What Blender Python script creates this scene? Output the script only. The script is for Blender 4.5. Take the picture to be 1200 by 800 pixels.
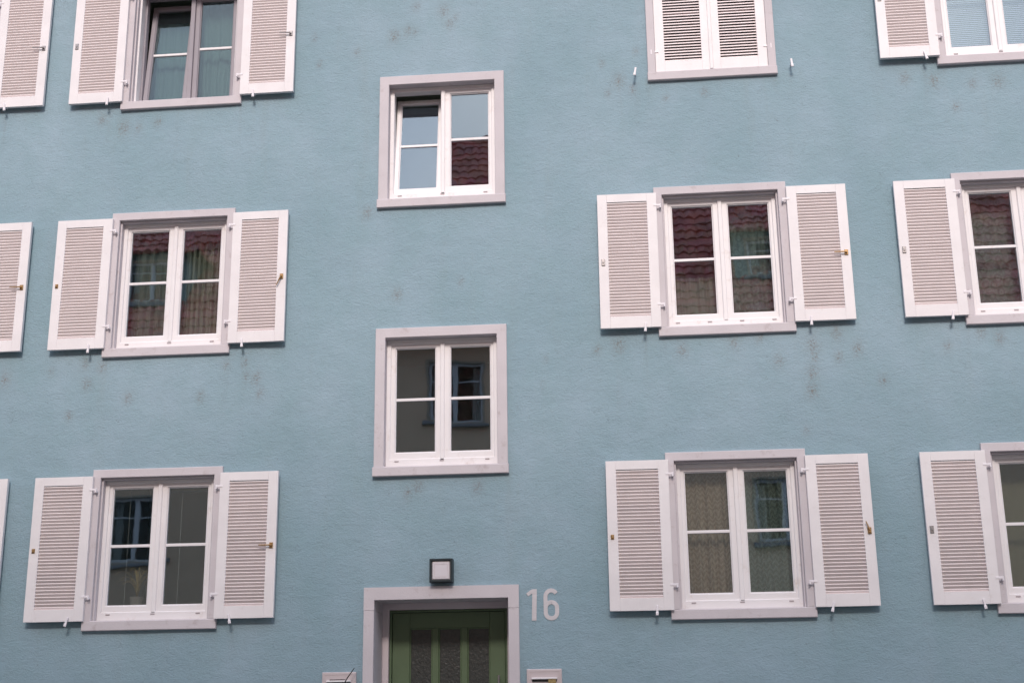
import bpy, bmesh, math, random
import numpy as np
from mathutils import Vector, Matrix, noise as mnoise
random.seed(7)
R = math.radians
for o in list(bpy.data.objects): bpy.data.objects.remove(o)
scn = bpy.context.scene
C = scn.collection

# ------------------------------------------------------------------ camera
cam_d = bpy.data.cameras.new('camera'); cam = bpy.data.objects.new('camera', cam_d); C.objects.link(cam)
rt = Vector((0.9952246, 0.09687518, -0.01196638)); up = Vector((0.03802201, -0.27183074, 0.96159366)); fw = Vector((-0.08990173, 0.95745666, 0.27421603))
m = Matrix((rt, up, -fw)).transposed().to_4x4(); m.translation = (0, -12.726, 1.6)
cam.matrix_world = m
cam_d.sensor_width = 36; cam_d.lens = 36*1553.83/1200; cam_d.clip_end = 2000
cam_d.dof.use_dof = False
scn.camera = cam
scn.render.resolution_x = 1024; scn.render.resolution_y = 682

# ------------------------------------------------------------------ world: bright overcast
w = bpy.data.worlds.new('World'); scn.world = w; w.use_nodes = True
nt = w.node_tree; nt.nodes.clear()
out = nt.nodes.new('ShaderNodeOutputWorld'); bg = nt.nodes.new('ShaderNodeBackground')
sky = nt.nodes.new('ShaderNodeTexSky'); sky.sky_type = 'NISHITA'; sky.sun_disc = False
SUN_EL, SUN_AZ = R(36), R(176)
sky.sun_elevation = SUN_EL; sky.sun_rotation = SUN_AZ
sky.dust_density = 4; sky.air_density = 1.2
ov = nt.nodes.new('ShaderNodeMix'); ov.data_type = 'RGBA'; ov.inputs[0].default_value = 0.72
ov.inputs[7].default_value = (7.8, 8.9, 11.4, 1)          # even cloud layer over the clear sky
tcw = nt.nodes.new('ShaderNodeTexCoord'); sxw = nt.nodes.new('ShaderNodeSeparateXYZ'); nt.links.new(tcw.outputs['Generated'], sxw.inputs[0])
mrw = nt.nodes.new('ShaderNodeMapRange'); mrw.inputs[3].default_value = .62; mrw.inputs[4].default_value = 1.6; nt.links.new(sxw.outputs[2], mrw.inputs[0])
vmw = nt.nodes.new('ShaderNodeVectorMath'); vmw.operation = 'SCALE'; vmw.inputs[0].default_value = (6.6, 7.45, 9.2)   # overcast: brighter towards the zenith
nt.links.new(mrw.outputs[0], vmw.inputs['Scale']); nt.links.new(vmw.outputs[0], ov.inputs[7])
nt.links.new(sky.outputs[0], ov.inputs[6]); nt.links.new(ov.outputs[2], bg.inputs[0])
bg.inputs[1].default_value = 0.10
nt.links.new(bg.outputs[0], out.inputs[0])
sd = bpy.data.lights.new('sun', 'SUN'); sun = bpy.data.objects.new('sun', sd); C.objects.link(sun)
sd.energy = 1.75; sd.angle = R(14); sd.color = (1, .885, .815)
sdir = Vector((math.sin(SUN_AZ)*math.cos(SUN_EL), math.cos(SUN_AZ)*math.cos(SUN_EL), math.sin(SUN_EL)))
sun.rotation_euler = sdir.to_track_quat('Z', 'Y').to_euler()
scn.view_settings.view_transform = 'Standard'; scn.view_settings.look = 'None'
scn.view_settings.exposure = 0.54; scn.view_settings.gamma = 1
scn.cycles.max_bounces = 8; scn.cycles.transparent_max_bounces = 16

# ------------------------------------------------------------------ materials
def mat(name, col, rough=.6, bump=0, bscale=(30,30,30), var=0, vscale=3, metal=0, spec=.5, dirt=None):
    m = bpy.data.materials.new(name); m.use_nodes = True; n = m.node_tree; L = n.links
    b = n.nodes['Principled BSDF']; b.inputs['Roughness'].default_value = rough; b.inputs['Metallic'].default_value = metal
    b.inputs['Specular IOR Level'].default_value = spec
    b.inputs['Base Color'].default_value = (*col, 1)
    tc = n.nodes.new('ShaderNodeNewGeometry')
    last = None
    if var:
        no = n.nodes.new('ShaderNodeTexNoise'); no.inputs['Scale'].default_value = vscale; no.inputs['Detail'].default_value = 5
        L.new(tc.outputs['Position'], no.inputs['Vector'])
        mr = n.nodes.new('ShaderNodeMapRange'); mr.inputs[1].default_value = .3; mr.inputs[2].default_value = .7
        mr.inputs[3].default_value = 1-var; mr.inputs[4].default_value = 1+var*.5
        L.new(no.outputs[0], mr.inputs[0])
        mx = n.nodes.new('ShaderNodeVectorMath'); mx.operation = 'SCALE'; mx.inputs[0].default_value = col
        L.new(mr.outputs[0], mx.inputs['Scale']); L.new(mx.outputs[0], b.inputs['Base Color']); last = mx.outputs[0]
    if dirt:
        dc, amt, sc = dirt
        no = n.nodes.new('ShaderNodeTexNoise'); no.inputs['Scale'].default_value = sc; no.inputs['Detail'].default_value = 8; no.inputs['Roughness'].default_value = .7
        L.new(tc.outputs['Position'], no.inputs['Vector'])
        mr = n.nodes.new('ShaderNodeMapRange'); mr.inputs[1].default_value = .58; mr.inputs[2].default_value = .74; mr.inputs[4].default_value = amt
        L.new(no.outputs[0], mr.inputs[0])
        mm = n.nodes.new('ShaderNodeMix'); mm.data_type = 'RGBA'; mm.inputs[6].default_value = (*col, 1); mm.inputs[7].default_value = (*dc, 1)
        if last: L.new(last, mm.inputs[6])
        L.new(mr.outputs[0], mm.inputs[0]); L.new(mm.outputs[2], b.inputs['Base Color'])
    if bump:
        mp = n.nodes.new('ShaderNodeMapping'); mp.inputs['Scale'].default_value = bscale
        L.new(tc.outputs['Position'], mp.inputs['Vector'])
        no = n.nodes.new('ShaderNodeTexNoise'); no.inputs['Scale'].default_value = 1; no.inputs['Detail'].default_value = 4
        L.new(mp.outputs[0], no.inputs['Vector'])
        bp = n.nodes.new('ShaderNodeBump'); bp.inputs['Distance'].default_value = bump; L.new(no.outputs[0], bp.inputs['Height']); L.new(bp.outputs[0], b.inputs['Normal'])
    return m

M = {}
M['surround'] = mat('painted_stone', (.585,.54,.562), .75, .0012, (60,60,60), .05, 4, dirt=((.34,.27,.26), .5, 9))
M['reveal'] = mat('painted_reveal', (.66,.59,.61), .75, .0012, (60,60,60), .05, 4)
M['white'] = mat('white_window_paint', (.79,.76,.768), .4, .0004, (40,40,8), .03, 6, dirt=((.50,.38,.32), .45, 7))
M['shutter'] = mat('white_shutter_paint', (.78,.745,.755), .5, .0005, (50,50,6), .05, 5, dirt=((.52,.46,.42), .30, 13))
M['slat'] = mat('slat_paint', (.93,.825,.815), .55, 0, (1,1,1), .04, 8)
M['grey_sash'] = mat('lilac_grey_sash', (.30,.275,.305), .5, 0, (1,1,1), .05, 6)  # casement tone, greyer and darker than the white frames
M['hardware'] = mat('white_hardware', (.80,.76,.79), .45)
M['brass'] = mat('worn_brass', (.42,.26,.12), .4, 0, (1,1,1), .2, 60, metal=.7)
M['steel'] = mat('dull_steel', (.34,.32,.32), .4, metal=.7)
M['slot'] = mat('drip_slot', (.42,.37,.38), .6)
M['black_metal'] = mat('dark_green_black_lamp', (.012,.022,.026), .45)
M['opal'] = mat('opal_lamp_cover', (.66,.62,.65), .35)
M['door_green'] = mat('door_green_paint', (.105,.155,.085), .5, .0005, (40,40,5), .1, 4)
M['door_glass'] = mat('obscure_door_glass', (.052,.056,.054), .30, .007, (38,38,38), .25, 25)
M['letter'] = mat('letterbox_enamel', (.58,.50,.50), .5, 0, (1,1,1), .04, 8)
M['letter_flap'] = mat('pale_flap', (.80,.77,.78), .35)
M['dark'] = mat('dark_gap', (.03,.028,.03), .7)
M['sticker'] = mat('yellow_sticker', (.35,.25,.10), .6, 0, (1,1,1), .4, 90)
M['digit'] = mat('pale_digit_paint', (.60,.565,.58), .75, .002, (40,40,60), .08, 20)
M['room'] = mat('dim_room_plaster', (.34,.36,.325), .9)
M['asphalt'] = mat('asphalt', (.10,.098,.095), .85, .004, (60,60,60), .2, 2)
M['paving'] = mat('paving_concrete', (.36,.34,.32), .85, .003, (40,40,40), .15, 3)
M['kerb'] = mat('kerb_granite', (.32,.31,.31), .8, .002, (60,60,60), .15, 20)
M['taupe'] = mat('taupe_render', (.76,.56,.38), .85, .003, (20,20,30), .06, 1.5)
M['opp_sill'] = mat('blue_grey_sill', (.26,.27,.28), .7)
M['opp_casing'] = mat('grey_green_casing', (.42,.36,.27), .6)
M['opp_frame'] = mat('opposite_frame_white', (.60,.62,.62), .5)
M['gutter'] = mat('zinc_gutter', (.30,.31,.33), .45, metal=.6)
M['dormer'] = mat('dormer_boarding', (.20,.29,.28), .7, .002, (3,3,60), .1, 4)
M['step'] = mat('step_stone', (.36,.33,.31), .8, .002, (50,50,50), .12, 6)
M['plant'] = mat('yellowing_leaf', (.48,.36,.12), .55, 0, (1,1,1), .5, 14)
M['pot'] = mat('pale_pot', (.28,.25,.23), .5)
M['twig'] = mat('dark_twig', (.03,.03,.028), .7)
M['blind'] = mat('pale_blue_blind', (.55,.62,.74), .5)

# roof tiles: per-tile colour from world position
m = mat('red_roof_tile', (.30,.085,.06), .65, .004, (25,25,25)); M['tile'] = m
n = m.node_tree; L = n.links; b = n.nodes['Principled BSDF']
g = n.nodes.new('ShaderNodeNewGeometry'); no = n.nodes.new('ShaderNodeTexNoise'); no.inputs['Scale'].default_value = 2.2; no.inputs['Detail'].default_value = 6
L.new(g.outputs['Position'], no.inputs['Vector'])
wn = n.nodes.new('ShaderNodeTexVoronoi'); wn.inputs['Scale'].default_value = 3.4; L.new(g.outputs['Position'], wn.inputs['Vector'])
cr = n.nodes.new('ShaderNodeValToRGB'); cr.color_ramp.elements[0].position = .3; cr.color_ramp.elements[0].color = (.42,.12,.10,1)
cr.color_ramp.elements[1].position = .7; cr.color_ramp.elements[1].color = (.74,.25,.19,1)
L.new(no.outputs[0], cr.inputs[0])
mx = n.nodes.new('ShaderNodeMix'); mx.data_type = 'RGBA'; mx.inputs[0].default_value = .25; L.new(cr.outputs[0], mx.inputs[6]); L.new(wn.outputs['Color'], mx.inputs[7]); mx.blend_type = 'MULTIPLY'
L.new(mx.outputs[2], b.inputs['Base Color'])

# stucco
m = bpy.data.materials.new('blue_stucco'); m.use_nodes = True; M['stucco'] = m
n = m.node_tree; L = n.links; b = n.nodes['Principled BSDF']; b.inputs['Roughness'].default_value = .92; b.inputs['Specular IOR Level'].default_value = .2
g = n.nodes.new('ShaderNodeNewGeometry')
def noise(scale3, detail=4, rough=.5, dist=0):
    mp = n.nodes.new('ShaderNodeMapping'); mp.inputs['Scale'].default_value = scale3; L.new(g.outputs['Position'], mp.inputs['Vector'])
    no = n.nodes.new('ShaderNodeTexNoise'); no.inputs['Scale'].default_value = 1; no.inputs['Detail'].default_value = detail; no.inputs['Roughness'].default_value = rough; no.inputs['Distortion'].default_value = dist
    L.new(mp.outputs[0], no.inputs['Vector']); return no.outputs[0]
def mapr(s, a, b_, c, d):
    r = n.nodes.new('ShaderNodeMapRange'); L.new(s, r.inputs[0])
    for i, v in zip((1,2,3,4), (a,b_,c,d)): r.inputs[i].default_value = v
    return r.outputs[0]
def math_(op, a, b_):
    r = n.nodes.new('ShaderNodeMath'); r.operation = op
    for i, v in ((0,a),(1,b_)):
        if isinstance(v, (int,float)): r.inputs[i].default_value = v
        else: L.new(v, r.inputs[i])
    return r.outputs[0]
def mixc(f, a, b_):
    r = n.nodes.new('ShaderNodeMix'); r.data_type = 'RGBA'
    for i, v in ((0,f),(6,a),(7,b_)):
        if isinstance(v, tuple): r.inputs[i].default_value = (*v, 1)
        elif isinstance(v, (int,float)): r.inputs[i].default_value = v
        else: L.new(v, r.inputs[i])
    return r.outputs[2]
big = noise((.7,.7,.5), 3); mid = noise((3,3,2.2), 5, .6); strk = noise((19,19,36), 5, .7, 1.2); fine = noise((55,55,90), 3, .6)
col = mixc(mapr(big, .35, .65, 0, 1), (.252,.360,.416), (.304,.410,.475))
col = mixc(mapr(mid, .38, .66, 0, .36), col, (.225,.345,.375))
col = mixc(mapr(strk, .55, .78, 0, .22), col, (.21,.29,.315))
# weathering drips: long vertical streaks
drip = noise((4.5,4.5,.45), 6, .65)
col = mixc(mapr(drip, .56, .78, 0, .22), col, (.26,.31,.31))
# speckled grime where the attribute says a stain sits
at = n.nodes.new('ShaderNodeAttribute'); at.attribute_name = 'stain'
sp = noise((42,42,48), 4, .8)
sm = math_('MULTIPLY', at.outputs['Fac'], mapr(sp, .47, .63, .12, 1))
col = mixc(math_('MINIMUM', math_('MULTIPLY', sm, .88), 1.0), col, (.18,.125,.085))
# loose tiny specks everywhere
spk = noise((11,11,11), 2, .5); spk2 = noise((60,60,60), 2, .5)
sk = math_('MULTIPLY', mapr(spk, .60, .74, 0, 1), mapr(spk2, .58, .66, 0, .5))
col = mixc(sk, col, (.12,.13,.12))
L.new(col, b.inputs['Base Color'])
wv = n.nodes.new('ShaderNodeTexVoronoi'); wv.feature = 'DISTANCE_TO_EDGE'; wv.inputs['Scale'].default_value = .9
wmp = n.nodes.new('ShaderNodeVectorMath'); wmp.operation = 'ADD'; wns = n.nodes.new('ShaderNodeTexNoise'); wns.inputs['Scale'].default_value = 3.5; wns.inputs['Detail'].default_value = 5
L.new(g.outputs['Position'], wns.inputs['Vector']); L.new(g.outputs['Position'], wmp.inputs[0]); L.new(wns.outputs['Color'], wmp.inputs[1]); L.new(wmp.outputs[0], wv.inputs['Vector'])
crk = math_('MULTIPLY', mapr(wv.outputs['Distance'], 0, .0035, 1, 0), mapr(noise((.8,.8,.8), 2), .56, .62, 0, .45))
col = mixc(crk, col, (.13,.17,.18)); L.new(col, b.inputs['Base Color'])
h = math_('ADD', math_('MULTIPLY', strk, 1.0), math_('MULTIPLY', fine, .45))
h = math_('ADD', h, math_('MULTIPLY', noise((5,5,6), 3), 1.4))
bp = n.nodes.new('ShaderNodeBump'); bp.inputs['Distance'].default_value = .009; bp.inputs['Strength'].default_value = .8
L.new(h, bp.inputs['Height']); L.new(bp.outputs[0], b.inputs['Normal'])

# window glass: see-through with a mirror share, very slightly wavy
def glass(name, refl, tint=(.93,.97,1), wav=.00025, trans=(.84,.86,.84)):
    m = bpy.data.materials.new(name); m.use_nodes = True; n = m.node_tree; L = n.links; n.nodes.clear()
    o = n.nodes.new('ShaderNodeOutputMaterial'); mx = n.nodes.new('ShaderNodeMixShader'); tr = n.nodes.new('ShaderNodeBsdfTransparent'); gl = n.nodes.new('ShaderNodeBsdfGlossy')
    tr.inputs[0].default_value = (*trans, 1); gl.inputs[0].default_value = (*tint, 1); gl.inputs['Roughness'].default_value = .012
    lw = n.nodes.new('ShaderNodeLayerWeight'); p = n.nodes.new('ShaderNodeMath'); p.operation = 'POWER'; p.inputs[1].default_value = 4
    L.new(lw.outputs['Facing'], p.inputs[0])
    a = n.nodes.new('ShaderNodeMath'); a.operation = 'MULTIPLY_ADD'; a.inputs[1].default_value = .6; a.inputs[2].default_value = refl; a.use_clamp = True
    L.new(p.outputs[0], a.inputs[0]); L.new(a.outputs[0], mx.inputs[0])
    L.new(tr.outputs[0], mx.inputs[1]); L.new(gl.outputs[0], mx.inputs[2]); L.new(mx.outputs[0], o.inputs[0])
    g = n.nodes.new('ShaderNodeNewGeometry'); no = n.nodes.new('ShaderNodeTexNoise'); no.inputs['Scale'].default_value = 5; no.inputs['Detail'].default_value = 1
    L.new(g.outputs['Position'], no.inputs['Vector'])
    bp = n.nodes.new('ShaderNodeBump'); bp.inputs['Distance'].default_value = wav; L.new(no.outputs[0], bp.inputs['Height']); L.new(bp.outputs[0], gl.inputs['Normal'])
    return m
M['glass'] = glass('window_glass', .165, (.69,.84,1))
M['glass_dull'] = glass('dull_window_glass', .075, (.76,.90,1))
M['opp_glass'] = glass('opposite_glass', .02)

def curtain_mat(name, col, alpha, pat=None):
    m = bpy.data.materials.new(name); m.use_nodes = True; n = m.node_tree; L = n.links; n.nodes.clear()
    o = n.nodes.new('ShaderNodeOutputMaterial'); mx = n.nodes.new('ShaderNodeMixShader'); tr = n.nodes.new('ShaderNodeBsdfTransparent')
    d = n.nodes.new('ShaderNodeBsdfDiffuse'); d.inputs[0].default_value = (*col, 1)
    t2 = n.nodes.new('ShaderNodeBsdfTranslucent'); t2.inputs[0].default_value = (*col, 1)
    ad = n.nodes.new('ShaderNodeMixShader'); ad.inputs[0].default_value = .3; L.new(d.outputs[0], ad.inputs[1]); L.new(t2.outputs[0], ad.inputs[2])
    L.new(tr.outputs[0], mx.inputs[1]); L.new(ad.outputs[0], mx.inputs[2]); L.new(mx.outputs[0], o.inputs[0])
    mx.inputs[0].default_value = alpha
    if pat:
        tc = n.nodes.new('ShaderNodeTexCoord'); mp = n.nodes.new('ShaderNodeMapping'); L.new(tc.outputs['UV'], mp.inputs['Vector'])
        if pat == 'chevron':
            sx = n.nodes.new('ShaderNodeSeparateXYZ'); L.new(mp.outputs[0], sx.inputs[0])
            pp = n.nodes.new('ShaderNodeMath'); pp.operation = 'PINGPONG'; pp.inputs[1].default_value = .035; L.new(sx.outputs[0], pp.inputs[0])
            aa = n.nodes.new('ShaderNodeMath'); aa.operation = 'MULTIPLY_ADD'; aa.inputs[1].default_value = 1.1; L.new(pp.outputs[0], aa.inputs[0])
            nz1 = n.nodes.new('ShaderNodeTexNoise'); nz1.inputs['Scale'].default_value = 7; L.new(mp.outputs[0], nz1.inputs['Vector'])
            ay = n.nodes.new('ShaderNodeMath'); ay.operation = 'MULTIPLY_ADD'; ay.inputs[1].default_value = .15; L.new(nz1.outputs[0], ay.inputs[0]); L.new(sx.outputs[1], ay.inputs[2]); L.new(ay.outputs[0], aa.inputs[2])
            sn = n.nodes.new('ShaderNodeMath'); sn.operation = 'PINGPONG'; sn.inputs[1].default_value = .028; L.new(aa.outputs[0], sn.inputs[0])
            r = n.nodes.new('ShaderNodeMapRange'); r.inputs[1].default_value = .006; r.inputs[2].default_value = .022; L.new(sn.outputs[0], r.inputs[0])
        else:
            v = n.nodes.new('ShaderNodeTexVoronoi'); v.inputs['Scale'].default_value = 11; v.inputs['Randomness'].default_value = .55; L.new(mp.outputs[0], v.inputs['Vector'])
            pp = n.nodes.new('ShaderNodeMath'); pp.operation = 'PINGPONG'; pp.inputs[1].default_value = .22; L.new(v.outputs['Distance'], pp.inputs[0])
            r = n.nodes.new('ShaderNodeMapRange'); r.inputs[1].default_value = .05; r.inputs[2].default_value = .18; L.new(pp.outputs[0], r.inputs[0])
        r.inputs[3].default_value = alpha*.80; r.inputs[4].default_value = min(1, alpha*1.12)
        L.new(r.outputs[0], mx.inputs[0])
    return m
M['net_grey'] = curtain_mat('grey_green_net', (.60,.65,.57), .68)
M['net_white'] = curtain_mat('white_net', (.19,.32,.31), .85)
M['net_lace'] = curtain_mat('chevron_lace', (.72,.56,.44), .84, 'chevron')
M['net_lace_refl'] = curtain_mat('lace_with_dark_reflection', (.44,.52,.47), .66, 'chevron')  # lace of the left half, darkened for the dark window mirrored in that pane
M['net_left'] = curtain_mat('thin_grey_net', (.60,.68,.62), .55)
M['net_dots'] = curtain_mat('dotted_lace', (.44,.54,.50), .70, 'dots')
M['net_plain'] = curtain_mat('plain_taupe_curtain', (.42,.38,.27), .85)

# ------------------------------------------------------------------ mesh helpers
class MB:
    def __init__(s): s.v = []; s.f = []; s.sm = []
    def add(s, vs, fs, smooth=False):
        k = len(s.v); s.v += [tuple(v) for v in vs]; s.f += [tuple(i+k for i in f) for f in fs]; s.sm += [smooth]*len(fs); return s
    def box(s, x0, x1, y0, y1, z0, z1):
        return s.add([(x0,y0,z0),(x1,y0,z0),(x1,y1,z0),(x0,y1,z0),(x0,y0,z1),(x1,y0,z1),(x1,y1,z1),(x0,y1,z1)],
                     [(0,3,2,1),(4,5,6,7),(0,1,5,4),(1,2,6,5),(2,3,7,6),(3,0,4,7)])
    def bbox(s, x0, x1, y0, y1, z0, z1, c=.003):
        "box whose front (-y) edges are chamfered"
        a = [(x0,y1,z0),(x1,y1,z0),(x1,y1,z1),(x0,y1,z1)]
        b = [(x0,y0+c,z0),(x1,y0+c,z0),(x1,y0+c,z1),(x0,y0+c,z1)]
        d = [(x0+c,y0,z0+c),(x1-c,y0,z0+c),(x1-c,y0,z1-c),(x0+c,y0,z1-c)]
        f = [(3,2,1,0),(8,9,10,11)]
        for i in range(4):
            j = (i+1) % 4
            f += [(i,j,4+j,4+i),(4+i,4+j,8+j,8+i)]
        return s.add(a+b+d, [tuple(q) for q in f])
    def ring(s, o, i, y0, y1, c=.003):
        "rectangular frame: outer (x0,x1,z0,z1), inner, front y0, back y1, chamfered front edges"
        def rc(r, y, e): return [(r[0]+e,y,r[2]+e),(r[1]-e,y,r[2]+e),(r[1]-e,y,r[3]-e),(r[0]+e,y,r[3]-e)]
        loops = [rc(o,y1,0), rc(o,y0+c,0), rc(o,y0,c), rc(i,y0,-c), rc(i,y0+c,0), rc(i,y1,0)]
        f = []
        for a in range(6):
            b_ = (a+1) % 6
            for k in range(4):
                j = (k+1) % 4; f.append((a*4+k, a*4+j, b_*4+j, b_*4+k))
        return s.add(sum(loops, []), f)
    def cyl(s, p, q, r, n=10, r2=None):
        p = Vector(p); q = Vector(q); d = (q-p).normalized(); r2 = r if r2 is None else r2
        u = d.orthogonal().normalized(); v = d.cross(u); vs = []
        for c_, rr in ((p, r), (q, r2)):
            for k in range(n):
                a = 2*math.pi*k/n; vs.append(c_+u*math.cos(a)*rr+v*math.sin(a)*rr)
        s.add(vs, [(k,(k+1)%n,n+(k+1)%n,n+k) for k in range(n)], True)
        s.add(vs[:n], [tuple(range(n-1,-1,-1))]); s.add(vs[n:], [tuple(range(n))]); return s
    def mesh(s, name, m, shear=None):
        me = bpy.data.meshes.new(name); me.from_pydata(s.v, [], s.f); me.materials.append(m)
        me.polygons.foreach_set('use_smooth', s.sm); me.update()
        bm = bmesh.new(); bm.from_mesh(me); bmesh.ops.recalc_face_normals(bm, faces=bm.faces); bm.to_mesh(me); bm.free()
        return me
    def build(s, name, m, parent=None, loc=(0,0,0), **kw):
        return link(name, s.mesh(name, m), parent, loc, **kw)
def link(name, me, parent=None, loc=(0,0,0), rot=(0,0,0), label=None, cat=None, group=None, kind=None):
    o = bpy.data.objects.new(name, me); C.objects.link(o); o.location = loc; o.rotation_euler = rot
    if parent: o.parent = parent
    tag(o, label, cat, group, kind); return o
def tag(o, label=None, cat=None, group=None, kind=None):
    for k, v in (('label',label),('category',cat),('group',group),('kind',kind)):
        if v: o[k] = v
def empty(name, loc, label, cat, group=None):
    return link(name, None, None, loc, label=label, cat=cat, group=group)

# ------------------------------------------------------------------ ground
g = MB(); N = 24
xs = np.linspace(-260, 260, N+1)
for i in range(N+1):
    for j in range(N+1): g.v.append((xs[i], xs[j], 0))
for i in range(N):
    for j in range(N): g.f.append((i*(N+1)+j, (i+1)*(N+1)+j, (i+1)*(N+1)+j+1, i*(N+1)+j+1)); g.sm.append(False)
g.build('street', M['asphalt'], kind='structure')
pv = MB().box(-40, 40, -1.9, -.02, .005, .125).build('pavement', M['paving'], kind='structure')
po = MB().box(-40, 40, -14.45, -12.0, .005, .125).build('pavement', M['paving'], kind='structure')
for y0, y1 in ((-2.05, -1.905), (-11.995, -11.85)):
    k = MB()
    for i in range(80): k.box(-40+i+.004, -39+i-.004, y0, y1, .004, .13)
    k.build('kerb', M['kerb'], kind='structure')

# ------------------------------------------------------------------ the blue house
X1, X3, X4, X0, XM = -5.429, .277, 3.244, -8.211, -2.577
ZB = {3: 2.479, 2: 5.229, 1: 8.014}
W, H = 1.331, 1.584
WX0, WX1, WZ1 = -11.5, 8.6, 10.7
house = empty('apartment_house', (0,0,0), 'pale blue rendered apartment house with pink-white louvred shutters and a green door, number 16', 'house')
holes = []
for k in ZB:
    for x in (X0, X1, X3, X4): holes.append((x+.03, x+W-.03, ZB[k]+.03, ZB[k]+H-.03))
SA = (XM, 6.731, 1.330, 1.501); SB = (XM, 3.910, 1.330, 1.514)
for s in (SA, SB): holes.append((s[0]+.03, s[0]+s[2]-.03, s[1]+.03, s[1]+s[3]-.03))
DX0, DX1, DZ = -2.648, -1.157, 2.837
holes.append((DX0+.03, DX1-.03, .10, DZ-.03))
STAINS = [(-2.201, 8.76, 0.028), (-2.434, 8.724, 0.055), (-2.285, 8.776, 0.046), (-1.894, 8.998, 0.055), (-1.828, 8.838, 0.046), (-1.763, 8.917, 0.028), (-2.194, 9.07, 0.037), (-2.844, 8.556, 0.028), (-5.64, 7.921, 0.046), (-5.393, 7.816, 0.064), (-5.015, 7.865, 0.037), (-5.23, 7.806, 0.037), (-3.245, 8.448, 0.028), (-3.311, 8.771, 0.028), (-5.617, 5.191, 0.046), (-5.431, 5.138, 0.046), (-5.581, 4.963, 0.046), (-5.136, 4.803, 0.046), (-6.472, 5.041, 0.055), (-4.125, 5.107, 0.037), (-3.93, 5.127, 0.037), (-3.807, 4.961, 0.046), (-3.897, 4.991, 0.037), (-3.757, 4.808, 0.037), (-4.375, 4.785, 0.037), (-5.753, 4.628, 0.037), (-5.975, 5.104, 0.028), (-2.204, 6.934, 0.028), (-2.697, 6.692, 0.046), (-2.136, 3.805, 0.046), (-1.547, 3.788, 0.046), (-2.371, 5.79, 0.046), (-1.712, 5.898, 0.028), (-2.236, 3.74, 0.037), (-0.033, 8.048, 0.055), (-0.206, 8.257, 0.028), (0.158, 8.384, 0.028), (0.448, 7.822, 0.028), (-0.154, 7.907, 0.028), (0.857, 7.866, 0.037), (0.115, 7.94, 0.037), (2.898, 7.897, 0.046), (3.193, 7.85, 0.055), (3.828, 7.811, 0.055), (3.377, 7.551, 0.037), (3.572, 7.798, 0.037), (-0.131, 5.159, 0.055), (0.497, 5.09, 0.046), (1.002, 5.158, 0.046), (1.253, 5.192, 0.037), (1.428, 4.95, 0.046), (1.758, 5.085, 0.064), (1.738, 4.809, 0.055), (1.726, 4.639, 0.055), (1.998, 5.205, 0.046), (2.189, 5.042, 0.046), (2.003, 4.963, 0.037), (2.406, 4.716, 0.037), (1.775, 4.971, 0.037), (3.546, 5.092, 0.046), (3.376, 5.15, 0.037), (3.041, 5.034, 0.037), (-0.344, 5.123, 0.037), (1.64, 4.244, 0.028), (-0.856, 5.055, 0.018), (-0.895, 4.784, 0.018)]
def lines(lo, hi, cuts, step):
    c = sorted(set([lo, hi]+[round(q, 4) for q in cuts])); o = []
    for a, b_ in zip(c, c[1:]):
        n_ = max(1, int(round((b_-a)/step))); o += [a+(b_-a)*i/n_ for i in range(n_)]
    return np.array(o+[hi])
gx = lines(WX0, WX1, [h for q in holes for h in q[:2]], .028)
gz = lines(.10, WZ1, [h for q in holes for h in q[2:]], .045)
GX, GZ = np.meshgrid(gx, gz, indexing='ij')
st = np.zeros_like(GX)
for (x, z, r) in STAINS:
    r *= 1.15
    d2 = ((GX-x)/r)**2 + ((GZ-z)/(r*1.35))**2
    st = np.maximum(st, .72*np.exp(-d2*.9)+.5*np.exp(-d2*7))
MSK = 1-np.exp(-(((GX+.94)/.6)**2+((GZ-2.65)/.5)**2)**2)
GY = MSK*(.0025*np.sin(GX*2.1+1.3*np.sin(GZ*1.7))+.0025*np.sin(GZ*2.9+GX*.9)+.0015*np.sin(GX*7.3+GZ*5.1))
# faint run-off streaks under sill ends and shutter catches
srnd = np.random.RandomState(3)
for k_ in ZB:
    for x_ in (X0, X1, X3, X4):
        for dx_ in (-.134, .02, W-.02, W+.149):
            ln = srnd.uniform(.15,.75); wd_ = srnd.uniform(.012,.028); am = srnd.uniform(.10,.42); xc = x_+dx_+srnd.uniform(-.03,.03)
            t_ = (ZB[k_]+.03-GZ)/ln
            st = np.maximum(st, am*np.exp(-((GX-xc-.01*np.sin(GZ*9))/wd_)**2)*((t_ > 0) & (t_ < 1))*np.clip(1-t_, 0, 1))
co = np.stack([GX, GY, GZ], -1).reshape(-1, 3)
nx, nz = len(gx), len(gz)
cx = (gx[:-1]+gx[1:])/2; cz = (gz[:-1]+gz[1:])/2
keep = np.ones((nx-1, nz-1), bool)
for (a, b_, c_, d_) in holes: keep &= ~(((cx > a) & (cx < b_))[:, None] & ((cz > c_) & (cz < d_))[None, :])
I, J = np.nonzero(keep); q = I*nz+J
faces = np.stack([q, q+nz, q+nz+1, q+1], -1)
me = bpy.data.meshes.new('wall'); me.vertices.add(len(co)); me.vertices.foreach_set('co', co.ravel())
me.loops.add(faces.size); me.loops.foreach_set('vertex_index', faces.ravel().astype(np.int32))
me.polygons.add(len(faces)); me.polygons.foreach_set('loop_start', (np.arange(len(faces))*4).astype(np.int32))
me.polygons.foreach_set('use_smooth', np.ones(len(faces), bool))
me.update(calc_edges=True); me.validate()
at = me.attributes.new('stain', 'FLOAT', 'POINT'); at.data.foreach_set('value', st.ravel().astype(np.float32))
me.materials.append(M['stucco'])
link('wall', me, house)
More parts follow.
